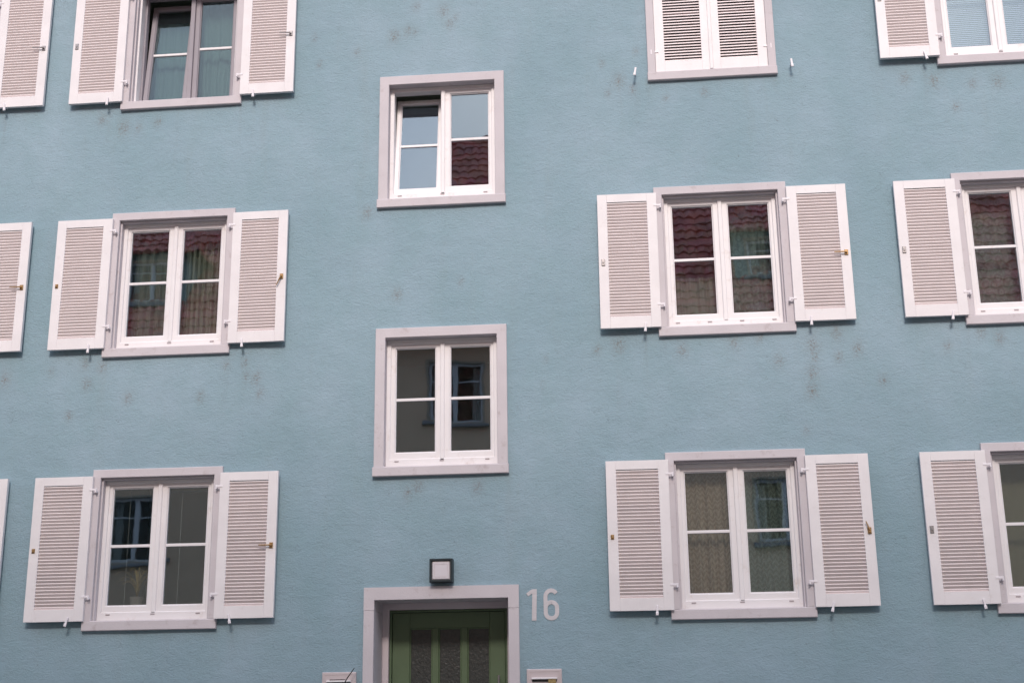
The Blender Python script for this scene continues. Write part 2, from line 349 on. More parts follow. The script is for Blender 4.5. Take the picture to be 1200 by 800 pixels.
# rest of the shell: ends, back, plinth, roof
sh = MB().box(WX0, WX0+.3, .015, 10, 0, WZ1).box(WX1-.3, WX1, .015, 10, 0, WZ1).box(WX0, WX1, 9.9, 10.1, 0, WZ1)
sh.build('wall', M['stucco'], house)
MB().bbox(WX0, DX0-.01, -.035, .03, .09, .62).bbox(DX1+.01, WX1, -.035, .03, .09, .62).build('plinth', M['kerb'], house)
MB().box(WX0-.3, WX1+.3, -.45, .3, WZ1, WZ1+.08).build('eaves_board', M['white'], house)
MB().add([(WX0-.3,-.45,WZ1+.09),(WX1+.3,-.45,WZ1+.09),(WX1+.3,5,WZ1+5.2),(WX0-.3,5,WZ1+5.2),(WX0-.3,10.4,WZ1+.09),(WX1+.3,10.4,WZ1+.09)],
         [(0,1,2,3),(3,2,5,4),(0,3,4),(1,5,2),(0,4,5,1)]).build('roof', M['tile'], house)

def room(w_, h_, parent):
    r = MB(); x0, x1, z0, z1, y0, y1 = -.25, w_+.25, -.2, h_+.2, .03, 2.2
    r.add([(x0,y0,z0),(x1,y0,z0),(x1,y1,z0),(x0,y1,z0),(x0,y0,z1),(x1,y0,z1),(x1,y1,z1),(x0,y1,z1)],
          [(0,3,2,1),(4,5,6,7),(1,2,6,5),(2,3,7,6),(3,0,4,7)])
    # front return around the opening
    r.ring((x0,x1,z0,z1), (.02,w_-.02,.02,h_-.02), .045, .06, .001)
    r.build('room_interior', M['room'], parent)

def sash(parent, x0, x1, z0, z1, st_, rb, rt_, ml, mr, tilt=0, m='white', y=.082, bar=True, seed=0):
    "one casement: frame ring, two panes, glazing bar; tilt = opened inwards at the top. stiles ml/mr wide"
    rnd = random.Random(seed)
    ox, oz = x0, z0
    a = MB().ring((0, x1-x0, 0, z1-z0), (ml, x1-x0-mr, rb, z1-z0-rt_), 0, .055, .006)
    a.ring((ml-.001, x1-x0-mr+.001, rb-.001, z1-z0-rt_+.001), (ml+.008, x1-x0-mr-.008, rb+.008, z1-z0-rt_-.008), .012, .05, .002)
    o = a.build('sash', M[m], parent, (ox, y, oz)); o.rotation_euler = (-tilt, 0, 0)
    gx0, gx1, gz0, gz1 = ml+.008, x1-x0-mr-.008, rb+.008, z1-z0-rt_-.008
    zm = (gz0+gz1)/2+.004
    for (a0, a1) in ((gz0, zm-.014), (zm+.014, gz1)):
        p = MB().box(0, gx1-gx0, 0, .004, 0, a1-a0).build('pane', M['glass_dull' if m == 'grey_sash' else 'glass'], parent)
        p.rotation_euler = (-tilt+rnd.uniform(-.0025,.0025), 0, rnd.uniform(-.002,.002))
        p.location = (ox+gx0, y+.026*math.cos(tilt)+math.sin(tilt)*a0, oz+a0*math.cos(tilt)-.026*math.sin(tilt))
    b_ = MB().bbox(gx0-.004, gx1+.004, .014, .042, zm-.0145, zm+.0145, .003).build('glazing_bar', M[m if m != 'grey_sash' else 'white'], parent, (ox, y, oz))
    b_.rotation_euler = (-tilt, 0, 0)
    return o

def fixed_frame(parent, x0, x1, z0, z1, inner, y0=.066, m='white', slots=3):
    f = MB().ring((x0,x1,z0,z1), inner, y0, .165, .005)
    f.build('outer_frame', M[m], parent)
    zs = inner[2]-.022
    if slots:
        for t in (.10, .5, .90)[:slots] if slots == 3 else (.08,.36,.64,.92):
            xx = x0+(x1-x0)*t
            MB().bbox(xx-.021, xx+.021, y0-.006, y0+.004, zs-.006, zs+.006, .002).build('drip_cap', M['slot'], parent)

def side_surround(parent, seed=0):
    s = MB()
    s.ring((0,W,.093,H), (.082,W-.082,.093,H-.084), -.032, .16, .004)
    s.ring((.0825,W-.0825,.0935,H-.0845), (.100,W-.100,.0935,H-.101), .008, .158, .003)
    s.build('surround', M['surround'], parent)
    k = MB().bbox(-.006, W+.006, -.042, .162, 0, .094, .006)
    k.build('sill', M['surround'], parent)

def side_window(x, z, label=None, kind='white', tilt=0, seed=0, slots=3):
    win = link('window', None, house, (x,0,z), label=label)
    side_surround(win); room(W, H, win)
    if kind == 'white':
        fixed_frame(win, .099, W-.099, .0945, 1.485, (.142, W-.142, .182, 1.452), slots=slots)
        sash(win, .136, .664, .176, 1.458, 0, .068, .050, .040, .072, 0, seed=seed)
        sash(win, .667, W-.136, .176, 1.458, 0, .068, .050, .076, .036, 0, seed=seed+1)
        MB().bbox(.645, .690, .066, .088, .165, 1.452, .006).build('meeting_strip', M['white'], win)
    else:   # deeper, lilac grey casements inside a white rim
        MB().ring((.099,W-.099,.0945,1.485), (.122,W-.122,.118,1.468), .060, .24, .004).build('outer_frame', M['white'], win)
        MB().ring((.1225,W-.1225,.1185,1.4675), (.145,W-.145,.150,1.45), .168, .235, .004).build('outer_frame', M['grey_sash'], win)
        MB().bbox(.650, .700, .160, .20, .150, 1.45, .004).build('meeting_strip', M['grey_sash'], win)
        sash(win, .147, .650, .152, 1.45, 0, .050, .050, .052, .052, tilt, m='grey_sash', y=.182, seed=seed)
        sash(win, .700, W-.147, .152, 1.45, 0, .050, .050, .055, .050, 0, m='grey_sash', y=.182, seed=seed+1)
    return win

def stair_window(s, label, tilt=0, seed=0):
    x, z, w_, h_ = s
    win = link('window', None, house, (x,0,z), label=label)
    MB().ring((0,w_,.093,h_), (.100,w_-.100,.093,h_-.100), -.032, .16, .004).build('surround', M['surround'], win)
    MB().bbox(-.012, w_+.008, -.044, .162, 0, .094, .006).build('sill', M['surround'], win)
    room(w_, h_, win)
    fixed_frame(win, .0995, w_-.0995, .0945, h_-.0995, (.145, w_-.145, .186, h_-.145))
    sash(win, .139, .664, .178, h_-.139, 0, .074, .046, .050, .066, tilt, seed=seed)
    sash(win, .667, w_-.139, .178, h_-.139, 0, .074, .046, .078, .036, 0, seed=seed+1)
    MB().bbox(.645, .690, .066, .088, .165, h_-.145, .006).build('meeting_strip', M['white'], win)
    return win

win = {}
win['c1r1'] = side_window(X1, ZB[1], 'window with lilac grey casements, the left one tilted open', 'grey', R(6.5), seed=1)
win['c1r2'] = side_window(X1, ZB[2], 'white casement window with folded sheer curtains, left of the stairwell', seed=11)
win['c1r3'] = side_window(X1, ZB[3], 'white casement window with a spiky plant behind the left pane', seed=21)
win['c3r1'] = side_window(X3, ZB[1], 'window hidden behind its closed louvred shutters', seed=31)
win['c3r2'] = side_window(X3, ZB[2], 'white casement window mirroring red roof tiles, right of the stairwell', seed=41, slots=4)
win['c3r3'] = side_window(X3, ZB[3], 'white casement window with patterned lace curtains', seed=51)
win['c4r1'] = side_window(X4, ZB[1], 'white casement window with a pale blue slatted blind', seed=61)
win['c4r2'] = side_window(X4, ZB[2], 'white casement window with dotted lace, cut off by the right picture edge', seed=71, slots=4)
win['c4r3'] = side_window(X4, ZB[3], 'white casement window with a plain taupe curtain, cut off by the right picture edge', seed=81)
for k in (1,2,3): side_window(X0, ZB[k], seed=90+k)
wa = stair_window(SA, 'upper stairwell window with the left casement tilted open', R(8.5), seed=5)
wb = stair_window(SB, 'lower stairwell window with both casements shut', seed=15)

# ---- shutters
def shutter_mesh(w_, h_, lip=True):
    s = MB()
    st_, tp, bt = .098, .086, .118
    s.bbox(0, st_, 0, .038, 0, h_, .0022); s.bbox(w_-st_, w_, 0, .038, 0, h_, .0022)
    s.bbox(st_+.0002, w_-st_-.0002, .0004, .0375, 0, bt, .0012); s.bbox(st_+.0002, w_-st_-.0002, .0004, .0375, h_-tp, h_, .0012)
    return s.mesh('shutter', M['shutter'])
def slat_mesh(L_, tilt):
    d, t = (.032 if tilt > 0 else .030), .005
    prof = []
    if tilt < 0:    # open leaf: blunt vertical nose in front, underside falling back
        prof = [(-.014,.001), (-.0132,.0), (.007,-.0245), (.010,-.021), (-.0125,.0085), (-.014,.0068)]
    else:
      for (a, b_) in ((-d/2, -t*.25), (-d/2+.003, -t/2), (d/2-.003, -t/2), (d/2, 0), (d/2-.003, t/2), (-d/2+.003, t/2)):
          prof.append((a*math.cos(tilt)-b_*math.sin(tilt), a*math.sin(tilt)+b_*math.cos(tilt)))
    s = MB(); k = len(prof)
    s.add([(0,p[0],p[1]) for p in prof]+[(L_,p[0],p[1]) for p in prof], [(i,(i+1)%k,k+(i+1)%k,k+i) for i in range(k)]+[tuple(range(k)), tuple(range(2*k-1,k-1,-1))])
    return s
HS, NS = 1.42, 37
cache = {}
def shutter(x, z, w_, hinge, lock, closed=False, single=False, ang=0., label=None, ypos=-.074, ztrim=0, cut=False):
    "x = left edge, front face at ypos; hinge 'L'/'R' = edge next to the window"
    h_ = HS
    kk = ('f', w_); 
    if kk not in cache: cache[kk] = shutter_mesh(w_, h_)
    # origin at hinge edge
    sgn = 1 if hinge == 'L' else -1
    ox = x if hinge == 'L' else x+w_
    s = link('shutter', None, house, (ox, ypos, z), (0,0 if closed else random.uniform(-.003,.003),-sgn*ang), label=label)
    off = 0 if hinge == 'L' else -w_
    link('shutter_frame', cache[kk], s, (off,0,0))
    tl = R(46) if closed else R(-42)
    L_ = w_-.196+.012
    k2 = ('s', w_, closed)
    if k2 not in cache: cache[k2] = slat_mesh(L_, tl).mesh('slat', M['slat'])
    z0, z1 = .118, h_-.086; p = (z1-z0)/NS
    rnd = random.Random(int(x*1000+z*77))
    if single:
        for i in range(NS):
            link('slat', cache[k2], s, (off+.092, .019+rnd.uniform(-.0008,.0008), z0+p*(i+.5)), (rnd.uniform(-.03,.03), rnd.uniform(-.0015,.0015), 0))
    else:
        a = MB(); q = slat_mesh(L_, tl)
        for i in range(NS):
            dy, dz, rr = rnd.uniform(-.0008,.0008), z0+p*(i+.5)+rnd.uniform(-.0008,.0008), rnd.uniform(-.0012,.0012)
            a.add([(vx, vy+.019+dy, vz+dz+rr*vx) for vx, vy, vz in q.v], q.f)
        a.build('slats', M['slat'], s, (off+.092,0,0), kind='stuff')
    # hinge straps towards the window
    for hz in ((.235, h_-.135) if not closed else (.235, h_-.135)):
        hb = MB()
        if not closed:
            hb.bbox(-.036, .028, -.004, .001, -.010, .010, .002)
            hb.cyl((-.038,.004,-.026), (-.038,.004,.014), .0095)
            hb.bbox(-.046, -.031, .004, .045, -.026, -.010, .002)
            hb.v = [(vx*sgn, vy, vz) for vx, vy, vz in hb.v]
        else:
            hb.bbox(-.045, .035, -.006, .001, -.010, .012, .002); hb.cyl((-.042,-.002,-.028), (-.042,-.002,.024), .0115)
            hb.v = [(vx*sgn, vy, vz) for vx, vy, vz in hb.v]
        hb.build('hinge', M['hardware'], s, (0,0,hz))
    far = sgn*(w_-.045)
    hz = .69
    if lock == 'plate_brass': MB().bbox(-.016,.016,-.009,.002,-.022,.022,.004).bbox(-.009,.009,-.020,-.010,-.012,.012,.003).build('lock_plate', M['brass'], s, (far,0,hz))
    if lock == 'plate_steel': MB().bbox(-.018,.018,-.010,.002,-.034,.034,.004).bbox(-.008,.008,-.018,-.008,-.012,.012,.003).build('lock_plate', M['steel'], s, (far,0,hz))
    if lock in ('lever_brass', 'lever_steel'):
        q = MB().bbox(-.018,.018,-.010,.002,-.028,.028,.004).cyl((0,-.008,0),(0,-.030,0),.009).cyl((0,-.026,0),(-sgn*.12,-.026,.002),.008,8,.005)
        q.build('lever_handle', M['brass' if 'brass' in lock else 'steel'], s, (far,0,hz))
    if lock == 'lever_down':
        q = MB().bbox(-.018,.018,-.010,.002,-.028,.028,.004).cyl((0,-.008,0),(0,-.030,0),.009).cyl((0,-.026,0),(-sgn*.045,-.026,-.10),.009,8,.005)
        q.build('lever_handle', M['brass'], s, (far,0,hz))
    if lock == 'lever_up':
        q = MB().bbox(-.018,.018,-.010,.002,-.030,.030,.004).cyl((0,-.008,-.01),(0,-.030,-.01),.009).cyl((0,-.026,0),(-sgn*.030,-.026,.085),.009,8,.005)
        q.build('lever_handle', M['brass'], s, (far,0,hz))
    return s
def dog(x, z):
    d = MB().cyl((0,.02,0),(0,-.088,0),.007,8)
    d.bbox(-.010,.010,-.094,-.083,-.052,.034,.003).bbox(-.013,.013,-.100,-.088,-.060,-.030,.004)
    d.build('shutter_catch', M['hardware'], house, (x,0,z)).rotation_euler = (0, random.uniform(-.25,.25), 0)

locks = {('c0',1): ('plate_steel','lever_steel'), ('c0',2): ('plate_brass','lever_brass'), ('c0',3): ('plate_brass','lever_brass'),
         ('c1',1): ('plate_steel','lever_steel'), ('c1',2): ('plate_brass','lever_down'), ('c1',3): ('plate_brass','lever_brass'),
         ('c3',2): ('plate_steel','lever_brass'), ('c3',3): ('plate_brass','lever_up'),
         ('c4',1): ('plate_steel','lever_steel'), ('c4',2): ('plate_steel','lever_brass'), ('c4',3): ('plate_steel','lever_brass')}
for cn, x in (('c0',X0),('c1',X1),('c3',X3),('c4',X4)):
    for k in (1,2,3):
        z = ZB[k]
        dog(x-.134, z+.100); dog(x+W+.149, z+.100)
        if (cn, k) == ('c3', 1):
            shutter(x+.084, z+.098, .582, 'L', None, True, True, 0, 'left leaf of the closed louvred shutters', ypos=-.022)
            shutter(x+W-.084-.582, z+.098, .582, 'R', None, True, True, 0, 'right leaf of the closed louvred shutters', ypos=-.020)
            MB().bbox(x+W/2-.02, x+W/2+.02, -.034, -.021, z+.10, z+1.515, .006).build('meeting_strip', M['shutter'], house)
            continue
        l0, l1 = locks[(cn, k)]
        vis = (cn != 'c0' and k == 3)
        shutter(x-.590+.010+random.uniform(-.006,.006), z+.088+random.uniform(-.003,.005), .600, 'R', l0, False, vis, R(random.uniform(-.3,.8)))
        shutter(x+W-.004+random.uniform(-.004,.004), z+.090+random.uniform(-.004,.004), .588, 'L', l1, False, vis and cn != 'c4', R(random.uniform(-.3,.8)))

# ---- entrance
ent = link('entrance', None, house, (0,0,0))
zt = .62
def portal(a0, a1, top, y0, y1, t):
    s = MB(); c = .005
    return a0, a1
dw = .102
jz = 2.62
st_ = MB()
for q0, q1 in ((DX0, DX0+dw), (DX1-dw, DX1)): MB().bbox(q0, q1, -.038, .46, .10, jz-.0015, .004).build('door_jamb', M['surround'], ent)
# lintel piece with short returns, joint 1.5 mm
li = MB()
li.add([(DX0,-.038,jz+.0015),(DX0+dw,-.038,jz+.0015),(DX0+dw,-.038,DZ-.118),(DX1-dw,-.038,DZ-.118),(DX1-dw,-.038,jz+.0015),(DX1,-.038,jz+.0015),(DX1,-.038,DZ),(DX0,-.038,DZ),
        (DX0,.46,jz+.0015),(DX0+dw,.46,jz+.0015),(DX0+dw,.46,DZ-.118),(DX1-dw,.46,DZ-.118),(DX1-dw,.46,jz+.0015),(DX1,.46,jz+.0015),(DX1,.46,DZ),(DX0,.46,DZ)],
       [(0,1,2,7),(2,3,6,7),(3,4,5,6),(8,15,10,9),(10,15,14,11),(11,14,13,12)]+[(i,(i+1)%8,8+(i+1)%8,8+i) for i in range(8)])
li.build('door_lintel', M['surround'], ent)
ix0, ix1, iz = DX0+dw, DX1-dw, DZ-.118
MB().ring((ix0-.001,ix1+.001,.3,iz+.001), (ix0+.062,ix1-.055,.31,iz-.062), .40, .55, .004).build('inner_frame', M['reveal'], ent)
dr = link('door', None, ent, (0,0,0), label='green panelled house door with three tall obscure glass lights')
dr.parent = house
a0, a1, b0, b1 = ix0+.064, ix1-.057, zt, iz-.064
y = .46
fr = MB().ring((a0,a1,b0,b1), (a0+.022,a1-.022,b0+.02,b1-.022), y-.02, y+.09, .004); fr.build('door_frame', M['door_green'], dr)
lx0, lx1, lz0, lz1 = a0+.026, a1-.026, b0+.024, b1-.026
pn = [(-2.285,-2.062),(-1.998,-1.775),(-1.712,-1.492)]; pt, pb = 2.478, 1.05
lf = MB()
lf.bbox(lx0, pn[0][0], y, y+.045, lz0, lz1, .003); lf.bbox(pn[2][1], lx1, y, y+.045, lz0, lz1, .003)
lf.bbox(pn[0][0]+.0005, pn[2][1]-.0005, y+.0007, y+.0445, pt, lz1, .003); lf.bbox(pn[0][0]+.0005, pn[2][1]-.0005, y+.0007, y+.0445, lz0, pb, .003)
for a, b_ in ((pn[0][1],pn[1][0]),(pn[1][1],pn[2][0])): lf.bbox(a, b_, y+.0012, y+.044, pb+.0005, pt-.0005, .003)
lf.build('door_leaf', M['door_green'], dr)
for a, b_ in pn:
    MB().ring((a+.0005,b_-.0005,pb+.0005,pt-.0005), (a+.012,b_-.012,pb+.012,pt-.012), y+.010, y+.04, .003).build('glazing_bead', M['door_green'], dr)
    MB().box(a+.010, b_-.010, y+.022, y+.028, pb+.010, pt-.010).build('door_glass', M['door_glass'], dr)
MB().cyl((lx1-.06,y-.05,1.66),(lx1-.06,y-.05,2.02),.011).cyl((lx1-.06,y,1.69),(lx1-.06,y-.05,1.69),.008).cyl((lx1-.06,y,1.99),(lx1-.06,y-.05,1.99),.008).build('pull_handle', M['steel'], dr)
for i in range(3):
    MB().bbox(DX0-.15, DX1+.15, -.9+.3*i, .30, .126+.165*i, .126+.165*(i+1)-.003, .01).build('step', M['step'], ent)
MB().box(ix0-.01, ix1+.01, .301, .60, .1, zt-.003).build('threshold', M['step'], ent)

# ------------------------------------------------------------------ wall lamp
lamp = empty('wall_lamp', (-1.893, 0, 2.868), 'square black wall lamp with a white cover above the house door', 'lamp')
w_ = .110
MB().ring((-w_,w_,0,.222), (-w_+.021,w_-.021,.021,.201), -.112, -.002, .004).build('housing', M['black_metal'], lamp)
MB().box(-w_+.019, w_-.019, -.02, -.006, .019, .203).build('back_plate', M['black_metal'], lamp)
cv = MB().bbox(-w_+.0225, w_-.0225, -.101, -.025, .0225, .1995, .010)
cv.build('diffuser', M['opal'], lamp)
MB().ring((-.062,.062,.049,.173), (-.059,.059,.052,.170), -.1025, -.0995, .0005).build('diffuser_groove', M['letter'], lamp)

# ------------------------------------------------------------------ house number 16
num = empty('house_number', (-.94, -.002, 2.50), 'pale painted number 16 on the blue wall right of the door', 'house number')
def stroke(pts, wd, closed=False):
    s = MB(); P = [Vector((p[0], 0, p[1])) for p in pts]; nP = len(P); Lf, Rt = [], []
    for i in range(nP):
        if closed: t = P[(i+1) % nP]-P[i-1]
        else: t = P[min(i+1, nP-1)]-P[max(i-1, 0)]
        t.normalize(); nn = Vector((-t.z, 0, t.x)); Lf.append(P[i]+nn*wd/2); Rt.append(P[i]-nn*wd/2)
    k = nP; vs = [(p.x, -.0030, p.z) for p in Lf]+[(p.x, -.0030, p.z) for p in Rt]+[(p.x, .006, p.z) for p in Lf]+[(p.x, .006, p.z) for p in Rt]
    f = []
    for i in range(nP if closed else nP-1):
        j = (i+1) % nP
        f += [(i,j,k+j,k+i),(i,2*k+i,2*k+j,j),(k+i,k+j,3*k+j,3*k+i)]
    if not closed: f += [(0,k,3*k,2*k),(k-1,2*k-1,4*k-1,3*k-1)]
    s.add(vs, f); return s
one = stroke([(-.077,0),(-.077,.292)], .043)
fl = stroke([(-.090,.277),(-.105,.270),(-.146,.240)], .034); one.add([(x_, y_-.0006 if y_ < 0 else y_, z_) for x_, y_, z_ in fl.v], fl.f)
one.v = [(vx+.008*(vz/.29), vy, vz) for vx, vy, vz in one.v]
one.build('digit', M['digit'], num)
pts = []
rw, rh = .054, .060
cxx = .088
for a in range(0, 181, 15): pts.append((cxx+rw*math.cos(R(a)), .130+.036*math.sin(R(a))+0.0))
bowl = []
for a in range(0, 91, 15): bowl.append((cxx+rw*math.cos(R(a)), .118+.050*math.sin(R(a))))
for a in range(90, 181, 15): bowl.append((cxx+rw*math.cos(R(a)), .118+.050*math.sin(R(a))))
for a in range(180, 361, 15): bowl.append((cxx+rw*math.cos(R(a)), .072+.054*math.sin(R(a))))
six = stroke(bowl, .038, True)
arm = [(cxx-rw, .10), (cxx-rw, .17), (cxx-rw, .215)]
for a in range(180, 24, -15): arm.append((cxx+rw*math.cos(R(a)), .222+.056*math.sin(R(a))))
ar = stroke(arm, .038); six.add([(x_, y_-.0006 if y_ < 0 else y_, z_) for x_, y_, z_ in ar.v], ar.f)
six.build('digit', M['digit'], num)

# ------------------------------------------------------------------ letterboxes
def letterbox(x0, x1, ztop, label, sticker):
    w_ = x1-x0; h_ = .40
    t = empty('letterbox', (x0, 0, ztop-h_), label, 'letterbox', 'letterboxes beside the door')
    MB().bbox(0, w_, -.030, .01, 0, h_, .006).build('body', M['letter'], t)
    MB().ring((.018,w_-.018,.015,h_-.018), (.024,w_-.024,.021,h_-.024), -.0325, -.028, .0008).build('panel_rim', M['letter'], t)
    MB().box(.050, w_-.050, -.036, -.029, h_-.115, h_-.092).build('slot', M['dark'], t)
    f = MB(); f.bbox(.045, w_-.045, -.055, -.031, h_-.093, h_-.078, .004); f.build('flap', M['letter_flap'], t)
    MB().box(.075, w_-.10, -.0335, -.029, h_-.072, h_-.066).build('name_slot', M['dark'], t) if not sticker else \
        MB().box(w_-.125, w_-.055, -.060, -.030, h_-.128, h_-.096).build('sticker', M['sticker'], t)
    MB().cyl((w_/2,-.028,.10),(w_/2,-.038,.10),.012).build('lock', M['steel'], t)
    return t
letterbox(-3.037, -2.711, 2.055, 'beige letterbox left of the green door, dark stalk in front', False)
letterbox(-1.093, -.765, 2.054, 'beige letterbox under the number 16 with a yellowish sticker', True)
tw = MB(); pr = Vector((-2.93, -.12, .2)); P2 = [Vector((-2.90,-.12,1.2)), Vector((-2.83,-.11,1.90)), Vector((-2.775,-.105,2.0)), Vector((-2.712,-.10,2.088))]
pp = Vector((-2.92,-.13,.126)); r0 = .009
for i, p_ in enumerate(P2): tw.cyl(pp, p_, r0-.0012*i, 7, r0-.0012*(i+1)); pp = p_
tw.build('dry_stalk', M['twig'], None, label='thin dark dry stalk leaning in front of the left letterbox', cat='stalk')

# ------------------------------------------------------------------ curtains, blinds, plant
def curtain(x0, x1, z0, z1, y, m, folds, amp, label, seed=0, gather=0, cat='curtain', group=None, taper=0):
    rnd = random.Random(seed); nx_, nz_ = 110, 26
    ph = [rnd.uniform(0,6.28) for _ in range(4)]
    s = MB(); uv = []
    for i in range(nx_+1):
        u = i/nx_
        for j in range(nz_+1):
            v = j/nz_
            x = x0+(x1-x0)*u
            if taper: x = x0+(x1-x0)*(.5+(u-.5)*(1-taper*(1-v)**2))
            ww = x+.010*math.sin(9*v+ph[2])*gather
            a = amp*(.7+.3*math.sin(3*v+ph[0]))
            yy = y+a*math.sin(6.283*folds*u+ph[1]+.5*math.sin(4*u*6.283+ph[3]))+a*.4*math.sin(6.283*folds*2.3*u+v*.8)
            s.v.append((ww, yy, z0+(z1-z0)*v)); uv.append((u*(x1-x0)*1.25, v*(z1-z0)))
    for i in range(nx_):
        for j in range(nz_):
            k = i*(nz_+1)+j; s.f.append((k,k+nz_+1,k+nz_+2,k+1)); s.sm.append(True)
    me = bpy.data.meshes.new('curtain'); me.from_pydata(s.v, [], s.f); me.materials.append(M[m]); me.polygons.foreach_set('use_smooth', s.sm)
    ul = me.uv_layers.new(name='UVMap')
    for lo in me.loops: ul.data[lo.index].uv = uv[lo.vertex_index]
    return link('curtain', me, None, label=label, cat=cat, group=group)
def cwin(c, r): return {'c1':X1,'c3':X3,'c4':X4}[c], ZB[r]
x, z = cwin('c1', 2); curtain(x+.14, x+.655, z+.10, z+1.5, .33, 'net_left', 5, .030, 'grey sheer curtain behind the left pane of the window showing a mirrored dormer', 1)
curtain(x+.68, x+1.20, z+.10, z+1.5, .33, 'net_grey', 8, .034, 'grey sheer curtain in tight folds, right half of the window left of the stairwell', 2)
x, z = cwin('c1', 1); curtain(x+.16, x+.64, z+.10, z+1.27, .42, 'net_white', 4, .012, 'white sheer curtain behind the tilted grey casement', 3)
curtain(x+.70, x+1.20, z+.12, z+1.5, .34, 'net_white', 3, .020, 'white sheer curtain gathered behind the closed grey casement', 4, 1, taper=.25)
x, z = cwin('c3', 2); curtain(x+.13, x+.655, z+.10, z+.70, .30, 'net_grey', 5, .020, 'short grey half curtain behind the left pane full of mirrored tiles', 5)
curtain(x+.68, x+1.21, z+.10, z+1.5, .32, 'net_dots', 4, .018, 'pale lace curtain behind the right pane, window right of the stairwell', 6)
x, z = cwin('c3', 3); curtain(x+.13, x+.66, z+.10, z+1.5, .225, 'net_lace', 5, .036, 'taupe lace curtain with zigzag pattern behind the left casement above right of the number 16', 7)
curtain(x+.675, x+1.21, z+.10, z+1.5, .235, 'net_lace_refl', 5, .036, 'zigzag lace curtain behind the right casement, coloured darker grey-green for the dark reflection there, next to the taupe one', 17)
x, z = cwin('c4', 2); curtain(x+.13, x+1.21, z+.10, z+1.5, .30, 'net_dots', 4, .010, 'lace curtain with round dots at the right edge of the picture', 8)
x, z = cwin('c4', 3); curtain(x+.13, x+1.21, z+.10, z+1.5, .30, 'net_plain', 5, .014, 'plain taupe curtain in the lowest window at the right edge', 9)
x, z = cwin('c4', 1)
bl = empty('window_blind', (x, .19, z), 'pale blue slatted blind in the top right window', 'blind')
sm_ = MB()
sm_.add([(0,-.012,-.004),(1.06,-.012,-.004),(1.06,.0,.0015),(0,.0,.0015),(1.06,.012,.003),(0,.012,.003)], [(0,1,2,3),(3,2,4,5)])
sme = sm_.mesh('blind_slat', M['blind']); sme.polygons.foreach_set('use_smooth', [True]*2)
for i in range(58): link('blind_slat', sme, bl, (.135, 0, .16+i*.0225), (.62,0,0))
MB().box(.13, 1.20, -.015, .015, 1.47, 1.50).build('head_rail', M['white'], bl)
x, z = cwin('c1', 3)
rb = empty('roller_blind', (x, .22, z), 'rolled-up blind at the top of the right pane, lower left window', 'blind')
MB().cyl((.70,0,1.455),(1.19,0,1.455),.022,12).build('roll', M['net_plain'], rb)
MB().bbox(.71, 1.18, -.006, .004, 1.375, 1.39, .002).build('bottom_bar', M['opp_sill'], rb)
MB().box(.71, 1.18, .0, .003, 1.39, 1.44).build('blind_cloth', M['net_plain'], rb)
for xx in (.30, .84): MB().cyl((x+xx,.24,z+.12),(x+xx,.24,z+1.45),.0022,5).build('blind_cord', M['opp_frame'], None, label='thin pale blind cord hanging behind the %s pane of the lower left window' % ('left' if xx < .5 else 'right'), cat='cord', group='blind cords')
pl = empty('potted_plant', (x+.44, .215, z+.17), 'spiky potted plant with yellowing leaves inside the lower left window', 'potted plant')
MB().cyl((0,0,.06),(0,0,.17),.055,16,.07).build('pot', M['pot'], pl)
MB().box(-.45, .80, -.05, .14, .09, .125).build('inner_sill', M['white'], win['c1r3'], (.44,.26,0))
for i in range(34):
    a = i*2.4; rr = .12+.17*random.random(); hh = .26+.24*random.random(); s = MB(); seg = 7; wd = .014
    vs = []
    for k in range(seg+1):
        t = k/seg; r_ = rr*t**1.3; zz = .17+hh*(1.55*t-1.05*t*t); ww = wd*(1-t)**.6+.0008
        dx, dy = math.cos(a), math.sin(a)*.45
        vs += [(dx*r_-dy*ww, dy*r_+dx*ww, zz), (dx*r_+dy*ww, dy*r_-dx*ww, zz), (dx*r_, dy*r_, zz-.003)]
    f = []
    for k in range(seg): f += [(3*k,3*k+2,3*k+5,3*k+3),(3*k+2,3*k+1,3*k+4,3*k+5),(3*k+1,3*k,3*k+3,3*k+4)]
    s.add(vs, f); s.build('leaf', M['plant'], pl)

# ------------------------------------------------------------------ the house across the street (seen mirrored in the panes)
op = empty('opposite_house', (0,-14.5,0), 'taupe house with red tiled roof and dormers across the street', 'house')
OX0, OX1, EZ = -34., 22., 9.55
wins = []
for c_ in (-31.1,-27.7,-24.3,-20.9,-17.5,-14.1,-10.72,-7.3,-3.83,-.4,3.0,6.4,9.8,13.2,16.6):
    for zz in (2.2, 4.92, 7.68):
        if c_ in (-.4,) : pass
        wins.append((c_-.65, c_+.65, zz, zz+1.40))
cutsx = lines(OX0, OX1, [q_ for w2 in wins for q_ in w2[:2]], 3); cutsz = lines(0, EZ, [q_ for w2 in wins for q_ in w2[2:]], 3)
ow = MB()
for i in range(len(cutsx)-1):
    for j in range(len(cutsz)-1):
        mx_, mz_ = (cutsx[i]+cutsx[i+1])/2, (cutsz[j]+cutsz[j+1])/2
        if any(a < mx_ < b_ and c_ < mz_ < d_ for a, b_, c_, d_ in wins): continue
        ow.add([(cutsx[i],0,cutsz[j]),(cutsx[i+1],0,cutsz[j]),(cutsx[i+1],0,cutsz[j+1]),(cutsx[i],0,cutsz[j+1])], [(3,2,1,0)])
ow.box(OX0, OX0+.2, -10, -.01, 0, EZ).box(OX1-.2, OX1, -10, -.01, 0, EZ).box(OX0, OX1, -10.2, -10.0, 0, EZ)
ow.build('wall', M['taupe'], op)
def flipy(mb): mb.v = [(a, -b_, c_) for a, b_, c_ in mb.v]; return mb
pf = {}
